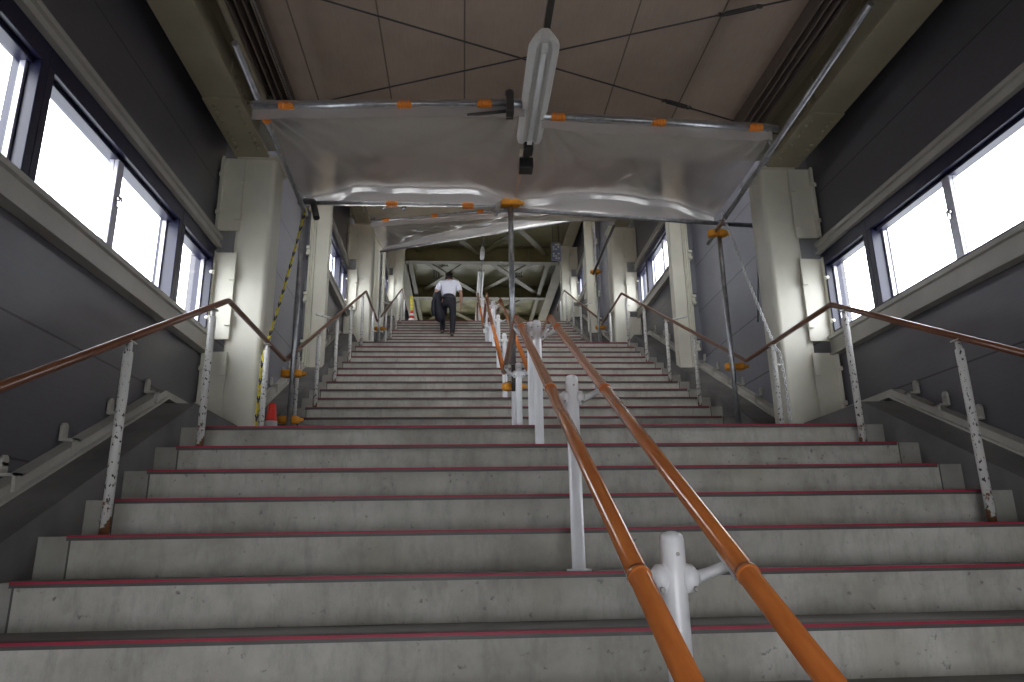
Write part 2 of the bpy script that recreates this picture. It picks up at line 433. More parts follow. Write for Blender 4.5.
# ------------------------------------------------------------------ columns
def rounded(x0,x1,y0,y1,r):
    p=[]
    for cx,cy,a0 in ((x1-r,y1-r,0),(x0+r,y1-r,90),(x0+r,y0+r,180),(x1-r,y0+r,270)):
        for k in range(5):
            a=math.radians(a0+k*22.5); p.append((cx+r*math.cos(a),cy+r*math.sin(a)))
    return p
for s in (-1,1):
    nm,X,S=SIDE[s]
    for b in range(3):
        dy,dz=BAY*b,UP*b
        xi=-1.55 if s<0 else 2.545; xo=xi+s*.285
        root=empty('steel_column',(xi+s*.14,5.6+dy,.60+dz),f'thick cream steel column on the {nm} side of the {("lower landing","middle landing","top landing")[b]}','column','main steel columns')
        z0=.715+dz if b<2 else zT; z0-=.1
        m=MB(); pts=rounded(min(xi,xo),max(xi,xo),5.45+dy,5.74+dy,.035)
        m.prism(pts,'z',z0,3.13+dz)
        for f in m.bm.faces: f.smooth=False
        part(m,'shaft',M['cream'],root)
        m=MB(); m.box(min(xi,xo)-.02,max(xi,xo)+.02,5.42+dy,5.76+dy,3.11+dz,3.13+dz); part(m,'top_plate',M['cream'],root)
        # side closing plates between column and wall, each with hinge tabs
        xa,xb=sorted((xo-s*.045,X))
        for (pz0,pz1) in ((.93,1.46),(1.56,2.27),(2.46,3.10)):
            m=MB(); m.box(xa-.0,xb-.0,5.42+dy,5.435+dy,pz0+dz,pz1+dz)
            e=X-s*.02; m.box(min(e,e-s*.02),max(e,e-s*.02),5.38+dy,5.435+dy,pz0+dz,pz1+dz)
            pl=part(m,'closing_plate',M['cream'],root)
            for kz in (.22,.74):
                zz=pz0+(pz1-pz0)*kz+dz
                m=MB(); m.box(xo-s*.03-.022,xo-s*.03+.022,5.400+dy,5.425+dy,zz-.05,zz+.05)
                o=m.build('hinge_tab',M['cream'],pl); o.data.transform(Matrix.Translation(-V(root.location)))
                m=MB(); c=X-s*.03
                m.box(c-.022,c+.022,5.37+dy,5.382+dy,zz-.016,zz+.016); m.lathe([(.013,0),(.013,.016)],(c+s*.0,5.358+dy,zz),10,'y')
                o=m.build('clip',M['cream'],pl); o.data.transform(Matrix.Translation(-V(root.location)))
            for q in range(4):
                zz=pz0+(pz1-pz0)*(q+.5)/4+dz
                m=MB(); m.lathe([(.009,-.006),(.006,0)],((xo+X)/2+s*.03,5.418+dy,zz),8,'y')
                o=m.build('rivet',M['cream'],pl); o.data.transform(Matrix.Translation(-V(root.location)))
    for b in (1,2):
        dy,dz=BAY*b,UP*b
        # intermediate slim column
        y0=8.50+BAY*(b-1); xi=-1.69 if s<0 else 2.665; xo=xi+s*.245
        zb=nose_z(y0,b)+.07
        root=empty('steel_stud',((xi+xo)/2,y0+.08,zb),f'slim pale fluted steel upright on the {nm} wall beside the {("second","farthest")[b-1]} row of windows','upright','slim steel uprights')
        m=MB(); xa,xb=sorted((xi,xo))
        pts=[(xi,y0),(xi+s*.15,y0)]
        for k in range(3): # ribbed outer half
            e=xi+s*(.153+k*.03); pts+=[(e,y0+.03),(e+s*.012,y0+.03),(e+s*.014,y0+.008),(e+s*.026,y0+.008)]
        pts+=[(xo,y0+.03),(xo,y0+.15),(xi,y0+.15)]
        m.prism(pts,'z',zb,CEIL+dz); part(m,'ribbed_shaft',M['cream'],root)
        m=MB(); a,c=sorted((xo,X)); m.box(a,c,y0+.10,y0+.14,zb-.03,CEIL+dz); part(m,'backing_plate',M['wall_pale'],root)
        for k in range(5):
            zz=zb+.25+k*.61
            m=MB()
            for q in (0,.09):
                m.box(xo-.022,xo+.022,y0-.03,y0+.02,zz+q-.016,zz+q+.016)
            m.box(xo-.02,xo+.02,y0-.004,y0+.03,zz-.02,zz+.11)
            part(m,'clip_pair',M['cream'],root)
# ------------------------------------------------------------------ longitudinal I-beams on the columns
def bolt_grid(pts,axis,r=.016,h=.018,sgn=-1):
    m=MB()
    for p in pts: m.lathe([(r,0),(r,sgn*h*.7),(r*.6,sgn*h)],p,8,axis)
    return m
def bolts(pts,axis,parent,sgn):
    first=bolt_grid([(0,0,0)],axis,sgn=sgn).build('bolt',M['olive'],parent)
    off=V(parent.parent.location)
    for i,p in enumerate(pts):
        o=first if i==0 else first.copy()
        if i: COL.objects.link(o); o.parent=parent
        o.location=V(p)-off
for s in (-1,1):
    nm=SIDE[s][0]
    xi,xo=(-1.60,-1.87) if s<0 else (2.60,2.875)
    xa,xb=sorted((xi,xo)); xm=(xa+xb)/2
    for b in range(3):
        dy,dz=BAY*b,UP*b
        y0=YB if b==0 else 5.9+BAY*(b-1); y1=5.50+dy if b<2 else YE-.3
        zb,zt=3.13+dz,CEIL+dz-.005
        root=empty('steel_girder',(xm,(y0+y1)/2,zb),f'olive grey riveted I girder under the ceiling on the {nm} side, {("nearest","second","farthest")[b]} bay','girder','girders along the walls')
        m=MB(); m.box(xa,xb,y0,y1,zb,zb+.022); part(m,'bottom_flange',M['olive'],root)
        m=MB(); m.box(xm-.01,xm+.01,y0,y1,zb+.022,zt-.02); part(m,'web',M['olive'],root)
        m=MB(); m.box(xa,xb,y0,y1,zt-.02,zt); part(m,'top_flange',M['olive'],root)
        if b<2:
            ya,yb_=4.62+dy,5.42+dy
            m=MB(); m.box(xa,xb,ya,yb_,zb-.014,zb); sp=part(m,'splice_plate',M['olive'],root)
            pts=[(x,ya+.09+k*.072+(.06 if k>3 else 0),zb-.014) for k in range(8) for x in (xa+.05,xb-.05)]
            bolts(pts,'z',sp,-1)
            m=MB(); xw=xm-s*.01; x2=xw-s*.012; m.box(min(xw,x2),max(xw,x2),ya+.1,yb_-.05,zb+.06,zt-.06); sp=part(m,'web_splice_plate',M['olive'],root)
            pts=[(x2,ya+.16+k*.08,z) for k in range(7) for z in (zb+.12,zb+.2,zb+.28)]
            bolts(pts,'x',sp,-s)
# ceiling conduit on the left girder
m=MB(); m.tube([(-1.52,YB,3.30),(-1.52,4.9,3.30),(-1.52,5.05,3.42)],.022,10)
tag(m.build('conduit',M['olive']),'thin painted conduit pipe beside the left girder over the nearest bay','pipe')
m=MB(); m.tube([(-1.36,YB,3.42),(-1.36,5.4,3.42)],.008,8)
tag(m.build('cable',M['steel']),'bright thin cable along the left edge of the nearest ceiling','cable')
# ------------------------------------------------------------------ steel frame under the far deck
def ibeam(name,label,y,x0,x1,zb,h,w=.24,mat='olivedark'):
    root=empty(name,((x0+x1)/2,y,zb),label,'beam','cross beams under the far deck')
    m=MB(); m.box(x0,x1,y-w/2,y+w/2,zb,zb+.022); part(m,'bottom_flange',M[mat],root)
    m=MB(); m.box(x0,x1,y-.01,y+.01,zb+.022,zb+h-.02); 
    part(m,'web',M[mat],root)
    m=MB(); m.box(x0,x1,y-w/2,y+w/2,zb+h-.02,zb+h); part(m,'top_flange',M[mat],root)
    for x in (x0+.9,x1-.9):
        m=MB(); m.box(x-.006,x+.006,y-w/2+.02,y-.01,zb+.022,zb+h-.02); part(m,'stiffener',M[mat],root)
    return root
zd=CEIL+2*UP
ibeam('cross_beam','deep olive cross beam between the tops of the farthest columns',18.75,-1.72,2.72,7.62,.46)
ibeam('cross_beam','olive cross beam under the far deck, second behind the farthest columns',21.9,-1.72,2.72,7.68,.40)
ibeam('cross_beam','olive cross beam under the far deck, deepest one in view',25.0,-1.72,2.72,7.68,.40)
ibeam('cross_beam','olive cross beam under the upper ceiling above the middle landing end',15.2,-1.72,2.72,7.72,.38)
def brace(x0,y0,x1,y1,z,lab,w=.085):
    d=V((x1-x0,y1-y0,0)).normalized(); n=V((-d.y,d.x,0))*w
    m=MB(); a,b=V((x0,y0,z)),V((x1,y1,z))
    c=(a+b)/2
    def bar(n,z0,z1,half): 
        m.hexa([a-n*half+V((0,0,z0)),a+n*half+V((0,0,z0)),b+n*half+V((0,0,z0)),b-n*half+V((0,0,z0)),a-n*half+V((0,0,z1)),a+n*half+V((0,0,z1)),b+n*half+V((0,0,z1)),b-n*half+V((0,0,z1))])
    bar(n,0,.012,1); 
    bar(n,.012,.09,.15)
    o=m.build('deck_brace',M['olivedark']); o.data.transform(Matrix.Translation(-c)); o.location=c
    return tag(o,lab,'brace','diagonal braces under the far deck')
for bi,(y0,y1,w) in enumerate(((15.35,18.6,'in front of the deep cross beam'),(18.9,21.75,'behind the deep cross beam'),(22.1,24.9,'in the deepest bay'))):
    for (xa,xb,h) in ((-1.25,.40,'left'),(.60,2.30,'right')):
        brace(xa,y0,xb,y1,7.80,f'olive diagonal brace {w}, {h} half, running away rightwards')
        brace(xb,y0,xa,y1,7.89,f'olive diagonal brace {w}, {h} half, running away leftwards')
for s,x in ((-1,-1.50),(1,2.38)):
    m=MB(); m.box(x-.06,x+.06,18.9,25,7.74,7.80); m.box(x-.01,x+.01,18.9,25,7.80,8.12)
    tag(m.build('edge_joist',M['olivedark']),f'olive joist running away along the {SIDE[s][0]} edge of the far deck','joist')
# small hangers on the deck
for k,(x,y) in enumerate(((-.62,19.6),(1.28,19.5),(-.9,20.6),(1.6,20.4))):
    m=MB()
    for q in range(3): m.tube([(x+q*.07,y,7.86),(x+q*.07,y,8.12)],.010,6)
    m.tube([(x-.03,y,7.86),(x+.17,y,7.86)],.010,6)
    tag(m.build('rod_hanger',M['darksteel']),f'dark trio of hanger rods below the far deck, {("left half, nearer","right half, nearer","left half, deeper","right half, deeper")[k]}','hanger','hanger rods below the far deck')
m=MB(); m.box(XL-.2,-1.9,YB-.2,YB,FLOOR-.3,CEIL+.2); m.box(2.9,XR+.2,YB-.2,YB,FLOOR-.3,CEIL+.2); m.box(-1.9,2.9,YB-.2,YB,.45,CEIL+.2)  # added behind the camera; its wide gap sets how much daylight enters
struct(m.build('wall_front',M['wall']),'unseen wall added at the foot of the stairs, its opening sized for the daylight','wall')
# lintel added out of view; its height limits daylight from the open far end
m=MB(); m.box(XL-.2,XR+.2,YE-.1,YE+.1,6.5,8.4); struct(m.build('wall_back',M['wall']),'unseen lintel added at the open far end of the upper floor to limit daylight','wall')
# ------------------------------------------------------------------ tie rods under the nearest ceiling
def rod(p,q,t,lab):
    p,q=V(p),V(q); root=empty('tie_rod',(p+q)/2,lab,'rod','crossed tie rods under the nearest ceiling')
    m=MB(); m.tube([p,q],.0065,8); part(m,'rod',M['darksteel'],root)
    c=p.lerp(q,t); d=(q-p).normalized(); n=V((-d.y,d.x,0))
    m=MB()
    for k in (-1,1): m.tube([c-d*.11,c-d*.09+n*k*.018,c+d*.09+n*k*.018,c+d*.11],.006,6)
    for e in (-1,1): m.lathe([(.014,-.02),(.014,.02)],c+d*.12*e,8,'x')
    part(m,'turnbuckle',M['darksteel'],root)
rod((-1.72,3.61,3.40),(2.72,5.36,3.40),.77,'thin dark tie rod crossing the nearest ceiling, its right end farther away')
rod((-1.72,5.30,3.415),(2.72,3.57,3.415),.80,'thin dark tie rod crossing the nearest ceiling, its left end farther away')
# ------------------------------------------------------------------ fluorescent lamps and their raceways
def lamp(y0,y1,z,lab,sc=1.0):
    x=.49
    root=empty('fluorescent_lamp',(x,(y0+y1)/2,z+.09),lab,'lamp','fluorescent battens along the middle')
    m=MB(); prof=[(-.085,0),(-.075,-.028),(-.045,-.034),(-.03,-.012),(.03,-.012),(.045,-.034),(.075,-.028),(.085,0),(.06,.045),(.035,.075),(-.035,.075),(-.06,.045)]
    prof=[(a*sc,b*(1 if sc==1 else 1.5)) for a,b in prof]
    rings=[[(x+a*1.15*k,yy,z+b*(.6+.4*k)) for a,b in prof] for yy,k in ((y0,.35),(y0+.015,.62),(y0+.04,.85),(y0+.08,.98),(y0+.12,1),(y1-.05,1),(y1,.9))]
    m.loft(rings,smooth=False)
    part(m,'reflector',M['lampwhite'],root)
    m=MB(); m.tube([(x,y0+.09,z-.036),(x,y1-.06,z-.036)],.016,12); part(m,'tube',M['conewhite'],root)
    for e in (y0+.07,y1-.05):
        m=MB(); m.box(x-.018,x+.018,e-.02,e+.02,z-.056,z-.01); part(m,'socket',M['lampwhite'],root)
    return root
lamp(3.67,4.84,2.97,'long white fluorescent batten hanging in the nearest bay')
lamp(17.6,18.25,7.55,'small white batten lamp hanging just before the deep far beam',.62)
lamp(19.4,21.6,7.66,'pale batten lamp below the far deck, behind the deep beam')
lamp(22.6,24.6,7.66,'pale batten lamp below the far deck, deepest one')
def raceway(y0,y1,z,lab,ceil,down=None):
    root=empty('cable_raceway',(.505,(y0+y1)/2,z),lab,'raceway')
    m=MB(); m.box(.485,.525,y0,y1,z,z+.045); part(m,'channel',M['darksteel'],root,.003)
    n=3
    for k in range(n):
        yy=y0+(y1-y0)*(k+.5)/n
        m=MB(); m.tube([(.505,yy,z+.04),(.505,yy,ceil)],.006,6); part(m,'hanger_rod',M['darksteel'],root)
    return root
r=raceway(YB+.1,5.3,3.055,'dark square cable raceway above the nearest lamp',CEIL)
m=MB(); m.box(.46,.53,4.90,5.00,2.93,3.055); m.box(.47,.52,5.02,5.3,2.97,3.05); part(m,'end_bracket',M['black'],r,.006)
m=MB(); m.box(.44,.55,5.12,5.24,2.90,2.99); part(m,'junction_box',M['black'],r,.006)
raceway(12.2,24.8,7.62+.0,'dark cable raceway above the far lamps',zd)
# ------------------------------------------------------------------ handrails
ZB=1.538; YB1,YB2=4.458,5.981
def rail_path(x,zb,end=2,ystart=-.25):
    p=[(x,ystart,zb-(YB1-ystart)*SLOPE)]
    for b in range(end+1):
        p.append((x,YB1+BAY*b,zb+UP*b))
        if b<end: p.append((x,YB2+BAY*b,zb+UP*b))
    return p
def rail_z(y,zb):
    b=max(0,math.floor((y-YB1)/BAY)) if y>YB1 else 0
    yy=y-BAY*b
    if y<=YB1: return zb-(YB1-y)*SLOPE
    if yy<=YB2: return zb+UP*b
    return zb+UP*b+(yy-YB2)*SLOPE
def ground_z(y):
    """walking surface under y"""
    if y<Y0: return FLOOR
    for b in range(3):
        ys=Y7+BAY*b-13*TR
        ye=Y7+BAY*b
        if y<ye:
            if y<ys: return Z7+UP*(b-1)
            return Z7+UP*(b-1)+(math.floor((y-ys)/TR)+1)*RI
    return zT
def smoothbend(path,r=.05):
    out=[V(path[0])]
    for a,b,c in zip(path,path[1:],path[2:]):
        a,b,c=V(a),V(b),V(c); out+= [b+(a-b).normalized()*r, b+((a-b).normalized()+(c-b).normalized())*r*.28, b+(c-b).normalized()*r]
    out.append(V(path[-1])); return out
sidepost=[.2,1.22,2.22,3.22,4.22,5.42,6.30]
for s,x in ((-1,-1.493),(1,2.463)):
    nm=SIDE[s][0]
    root=empty('side_handrail',(x,4.2,ground_z(4.2)),f'thin brown handrail on chipped white posts along the {nm} side','handrail','side handrails')
    path=rail_path(x,ZB); last=V(path[-1]); path=path+[(x,last.y+1.3,last.z),(x,last.y+1.34,last.z-.1)]
    m=MB(); m.tube(smoothbend(path,.03),.0185,12); part(m,'rail',M['brown'],root)
    ys=[y for y in (.25,1.24,2.23,3.22,4.21,5.42)]
    for b in (0,1): ys+=[BAY*b+q for q in (6.30,7.29,8.28,9.27,10.26,11.50)]
    ys+=[12.38+0.0,13.37,14.36,15.35,16.34,17.4]
    ys=sorted(set(round(y,2) for y in ys))
    ys=[y for i,y in enumerate(ys) if i==0 or y-ys[i-1]>.3]
    for y in ys:
        if s>0 and y<5: y+=.10
        if s<0 and abs((y-6.30)%BAY)<.02: y+=.13
        g=ground_z(y); top=rail_z(y,ZB) if y<YB1+2*BAY else ZB+2*UP
        m=MB(); h=top-.018-g
        m.lathe([(.021,0),(.021,h-.05),(.014,h-.045),(.014,h)],(0,0,0),12)
        lpart(m,'post',M['chipped'],root,(x,y,g))
        m=MB(); m.box(-.02,.02,-.03,.03,h-.006,h); lpart(m,'saddle',M['chipped'],root,(x,y,g))
    # short stays from rail posts to the slim uprights
    for y in (8.28,8.28+BAY):
        z=ground_z(y)+.78; m=MB(); xe=-1.70 if s<0 else 2.67
        m.tube([(x,y-.0,z),(xe,y-.2,z)],.014,8); part(m,'wall_stay',M['chipped'],root)
    m=MB(); z=1.42; xe=-1.57 if s<0 else 2.56; m.tube([(x,5.42,z-.05),(xe,5.5,z-.05)],.012,8); part(m,'wall_stay',M['chipped'],root)
# double handrail down the middle, one run per flight
CX=.448; RX=(.343,.559); ZC=1.435
croot=empty('double_handrail',(CX,4.17,ground_z(4.17)),'wood coloured double handrail on thick white posts down the middle of the stairs','handrail')
for x in RX:
    base=rail_path(x,ZC,2,-.1); base[0]=(x,base[0][1],base[0][2]-.0085*(YB1+.1))
    segs=[(base[0],base[1]),(base[2],base[3]),(base[4],base[5])]
    for a,b in segs:
        m=MB(); m.tube([a,b],.0215,18); part(m,'sloping_rail',M['rail'],croot)
        for e,sg in ((a,1),(b,-1)):
            pass
    lv=[(base[1],base[2]),(base[3],base[4])]
    for a,b in lv:
        a,b=V(a),V(b); d1=V((0,-1,-SLOPE)).normalized()*.045; d2=V((0,1,SLOPE)).normalized()*.045
        m=MB(); m.tube([a+d1,a+d1*.25+V((0,.0,0)),a+V((0,.03,-.004)),b-V((0,.03,.004)),b+d2*.25,b+d2],.0225,16); part(m,'level_rail',M['railend'],croot)
    e=V(base[5]); d1=V((0,-1,-SLOPE)).normalized()*.045
    m=MB(); m.tube([e+d1,e+V((0,.02,0)),e+V((0,1.0,0)),e+V((0,1.05,-.05)),e+V((0,1.05,-.35))],.0225,16); part(m,'level_rail',M['railend'],croot)
cposts=[.2,1.53,2.85,4.17,4.62,5.72]
allp=[]
for b in range(3):
    for q in ([.26,1.59,2.91,4.23] if b==0 else [6.24-BAY,7.66-BAY,9.0-BAY,10.32-BAY]): allp.append(q+BAY*b)
    if b<2: allp+= [4.62+BAY*b,5.74+BAY*b]
    else: allp+=[17.1]
for y in allp:
    g=ground_z(y); zr=rail_z(y,ZC) if y<YB1+2*BAY else ZC+2*UP
    zr-=.0085*(YB1-y) if y<YB1 else 0
    h=zr+.020-g
    m=MB(); r=.0265
    m.lathe([(r+.022,0),(r+.022,.008),(r,.010),(r,h-.14),(r,h-.016),(r*.92,h-.007),(r*.7,h-.001),(r*.35,h+.002),(.002,h+.003)],(0,0,0),24)
    po=lpart(m,'post',M['white'],croot,(CX,y,g))
    level=(YB1+.02<y<YB2) or (YB1+BAY+.02<y<YB2+BAY)
    m=MB(); m.lathe([(.0045,-r-.001),(.0045,-r+.004)],(.004,0,h-.045),8,'y'); o=m.build('rivet',M['boltsteel'],po)
    for k,x in enumerate(RX):
        sg=-1 if x<CX else 1
        # hub cup on the post then an arm reaching below the rail
        m=MB(); zh=h-.095
        m.lathe([(.022,0),(.031,.012),(.030,.024),(.014,.038)],(sg*.014,0,zh),16,'x') if sg>0 else m.lathe([(.022,0),(.031,-.012),(.030,-.024),(.014,-.038)],(sg*.014,0,zh),16,'x')
        rx=x-CX; rz=zr-g
        m.tube([(sg*.045,0,zh),(sg*.075,.0,zh+.010),(rx,-.03,rz-.034-.03*(0 if level else SLOPE))],[.015,.012,.012],10)
        hx=.0; a=-.10; bb=.0
        sl=0 if level else SLOPE
        m.hexa([(rx-.014,a,rz-.030+a*sl),(rx+.014,a,rz-.030+a*sl),(rx+.014,bb,rz-.030+bb*sl),(rx-.014,bb,rz-.030+bb*sl),(rx-.014,a,rz-.018+a*sl),(rx+.014,a,rz-.018+a*sl),(rx+.014,bb,rz-.018+bb*sl),(rx-.014,bb,rz-.018+bb*sl)])
        m.build('bracket',M['white'],po)
        m=MB(); m.lathe([(.005,-.041),(.006,-.032)],(sg*.036,0,zh-.02),8,'y'); m.build('bolt',M['boltsteel'],po)
        m=MB(); m.lathe([(.006,0),(.006,-.010)],(rx,-.05,rz-.030-.05*sl),8,'z'); m.build('bolt',M['boltsteel'],po)
        # joint collar on the sloping rail
        if not level and y<16.8:
            m=MB(); d=V((0,1,SLOPE)).normalized()*.008; c=V((rx,-.13,rz-.13*SLOPE))
            m.tube([c-d,c+d],.0238,16); m.build('joint_collar',M['rail'],po)
# ------------------------------------------------------------------ scaffold poles, pipes, clamps
def clamp_mesh(c,ax='y',sz=1):
    """amber cover of a swivel clamp: two rounded lobes and a flange"""
    m=MB(); x,y,z=c
    for k in (-1,1):
        m.lathe([(.036*sz,-.030),(.047*sz,-.022),(.047*sz,.022),(.036*sz,.030)],(x+k*.045*sz,y,z),14,'z')
    m.box(x-.05*sz,x+.05*sz,y-.036,y+.036,z-.020,z+.020)
    m.hexa([(x+.05*sz,y-.025,z-.022),(x+.125*sz,y-.01,z-.010),(x+.125*sz,y+.01,z-.010),(x+.05*sz,y+.025,z-.022),(x+.05*sz,y-.025,z+.024),(x+.125*sz,y-.01,z+.012),(x+.125*sz,y+.01,z+.012),(x+.05*sz,y+.025,z+.024)])
    return m
def pole(x,y,z0,z1,lab,clamps,r=.021,mat='steel'):
    root=empty('scaffold_pole',(x,y,z0),lab,'pole','upright scaffold poles')
    m=MB(); m.tube([(x,y,z0+.006),(x,y,z1)],r,14); part(m,'pipe',M[mat],root)
    m=MB()
    if z0!=1.50: m.box(x-.05,x+.05,y-.05,y+.05,z0,z0+.006); part(m,'foot_plate',M[mat],root)
    else: m.tube([(x,y,z0-.22),(x,y,z0+.03)],r*.7,12); part(m,'pole_stub',M['darksteel'],root)
    for c in clamps: 
        part(clamp_mesh(c),'clamp',M['clamp'],root)
    return root
TZ=3.06
pole(-1.455,6.10,Z7,3.10,'upright grey scaffold pole by the left handrail on the lower landing',[(-1.47,6.14,1.46),(-1.47,6.14,1.06),])
pole(.425,6.02,1.50,3.06,'upright grey scaffold pole clamped to a white post of the middle double handrail',[(.42,6.08,1.33),(.425,6.00,3.03)],r=.0245)
pole(2.385,6.10,Z7,2.93,'upright bright scaffold pole by the right handrail on the lower landing',[(2.43,6.16,1.53),(2.36,6.08,2.79)])
pole(-1.475,6.10+BAY,Z7+UP,3.10+UP-.25,'upright scaffold pole by the left handrail on the middle landing',[(-1.475,6.16+BAY,1.46+UP)])
pole(2.40,6.10+BAY,Z7+UP,3.5+UP,'upright scaffold pole by the right handrail on the middle landing',[(2.44,6.16+BAY,1.50+UP),(2.38,6.08+BAY,2.53+UP)])
def hpipe(a,b,lab,clips=(),r=.0215,mat='steel',clipr=.029,clipmat='orange'):
    a,b=V(a),V(b); root=empty('scaffold_pipe',(a+b)/2,lab,'pipe','horizontal scaffold pipes')
    m=MB(); m.tube([a,b],r,14); part(m,'pipe',M[mat],root)
    d=(b-a).normalized()
    for t in clips:
        c=a.lerp(b,t); m=MB(); rr=clipr
        m.tube([c-d*.052,c-d*.045,c+d*.045,c+d*.052],[rr*.9,rr,rr,rr*.9],12)
        for k in (-.03,-.01,.01,.03): m.tube([c+d*(k-.004),c+d*(k+.004)],rr+.003,12)
        part(m,'sheet_clip',M[clipmat],root)
    return root
hpipe((-1.45,4.46,2.965),(.40,4.36,2.97),'level scaffold pipe holding the near edge of the first plastic sheet, left half',(.12,.56,.86))
hpipe((.56,4.48,2.95),(2.33,4.60,2.97),'level scaffold pipe holding the near edge of the first plastic sheet, right half',(.06,.48,.90))
m=MB(); m.tube([(.02,4.42,2.90),(.33,4.38,2.92)],.012,8); m.tube([(.02,4.46,2.94),(.33,4.42,2.96)],.012,8); m.box(.29,.34,4.33,4.43,2.88,3.03); m.lathe([(.02,0),(.03,.01),(.03,.04),(.018,.05)],(.315,4.38,3.03),10)
tag(m.build('pipe_coupler',M['darksteel']),'dark coupler joining the near pipes behind the lamp','coupler')
hpipe((-1.50,6.05,3.03),(.42,6.05,3.02),'scaffold pipe carrying the far edge of the first sheet, left half',(.44,.80))
hpipe((.36,6.02,2.98),(2.74,6.05,2.86),'scaffold pipe carrying the far edge of the first sheet, right half',())
hpipe((2.345,6.30,2.79),(2.335,3.33,2.985),'scaffold pipe running towards the viewer under the right girder',(),mat='steel')
hpipe((-1.43,6.10,2.93),(-1.42,3.9,3.03),'scaffold pipe running along the left edge of the first sheet',(.66,))
hpipe((-1.46,10.5,4.95),(.45,10.5,5.17),'scaffold pipe holding the near edge of the second sheet, left half',(.12,.52,.90))
hpipe((.45,10.55,5.17),(2.35,10.55,5.35),'scaffold pipe holding the near edge of the second sheet, right half',(.3,.7))
hpipe((-1.50,12.12,5.12),(2.78,12.12,5.93),'sloping scaffold pipe carrying the far edge of the second sheet',())
hpipe((2.35,10.3,4.83),(2.35,12.2,4.77),'dark scaffold pipe pointing to the clamp over the middle landing, right side',(),mat='darksteel')
m=MB(); m.tube([(.32,6.0,3.02),(.28,5.80,2.82)],.022,12); tag(m.build('pipe_stub',M['steel']),'short pipe stub hanging beside the top of the middle pole','pipe')
m=MB(); m.tube([(-1.42,6.0,3.02),(-1.33,5.9,2.96),(-1.28,5.85,2.78)],.028,12); tag(m.build('hose_stub',M['darksteel']),'short dark curved stub at the top of the left pole','pipe')
m=MB(); m.tube([(2.74,6.02,2.86),(2.62,6.0,1.9)],.006,6); tag(m.build('hanging_wire',M['darksteel']),'dark wire dropping from the right end of the far pipe','wire')
for k,(x,y,z) in enumerate(((2.33,4.72,2.93),(2.34,5.35,2.89))):
    m=MB(); m.tube([(x+.03*math.cos(t*.7),y+.006*math.sin(t),z+.03*math.sin(t*.7)) for t in range(9)],.003,6)
    m.tube([(x,y,z-.03),(x+.035,y,z-.05)],.003,6)
    tag(m.build('wire_tie',M['chrome']),f'small twisted wire tie on the right pipe, {("nearer","farther")[k]} one','wire tie','wire ties on the right pipe')
# small chrome couplers seen above the second sheet
for k,(x,y,z) in enumerate(((-1.25,10.45,5.18),(-.95,10.5,5.2))):
    m=MB(); m.lathe([(.03,-.05),(.04,-.03),(.04,.03),(.02,.05)],(x,y,z),10,'z'); m.tube([(x,y,z),(x,y,z+.5)],.012,8); m.tube([(x+.07,y,z+.02),(x+.07,y,z+.5)],.01,8)
    tag(m.build('pipe_hanger',M['chrome']),f'bright pipe hanger above the second sheet, {("left","right")[k]} one of two','hanger')
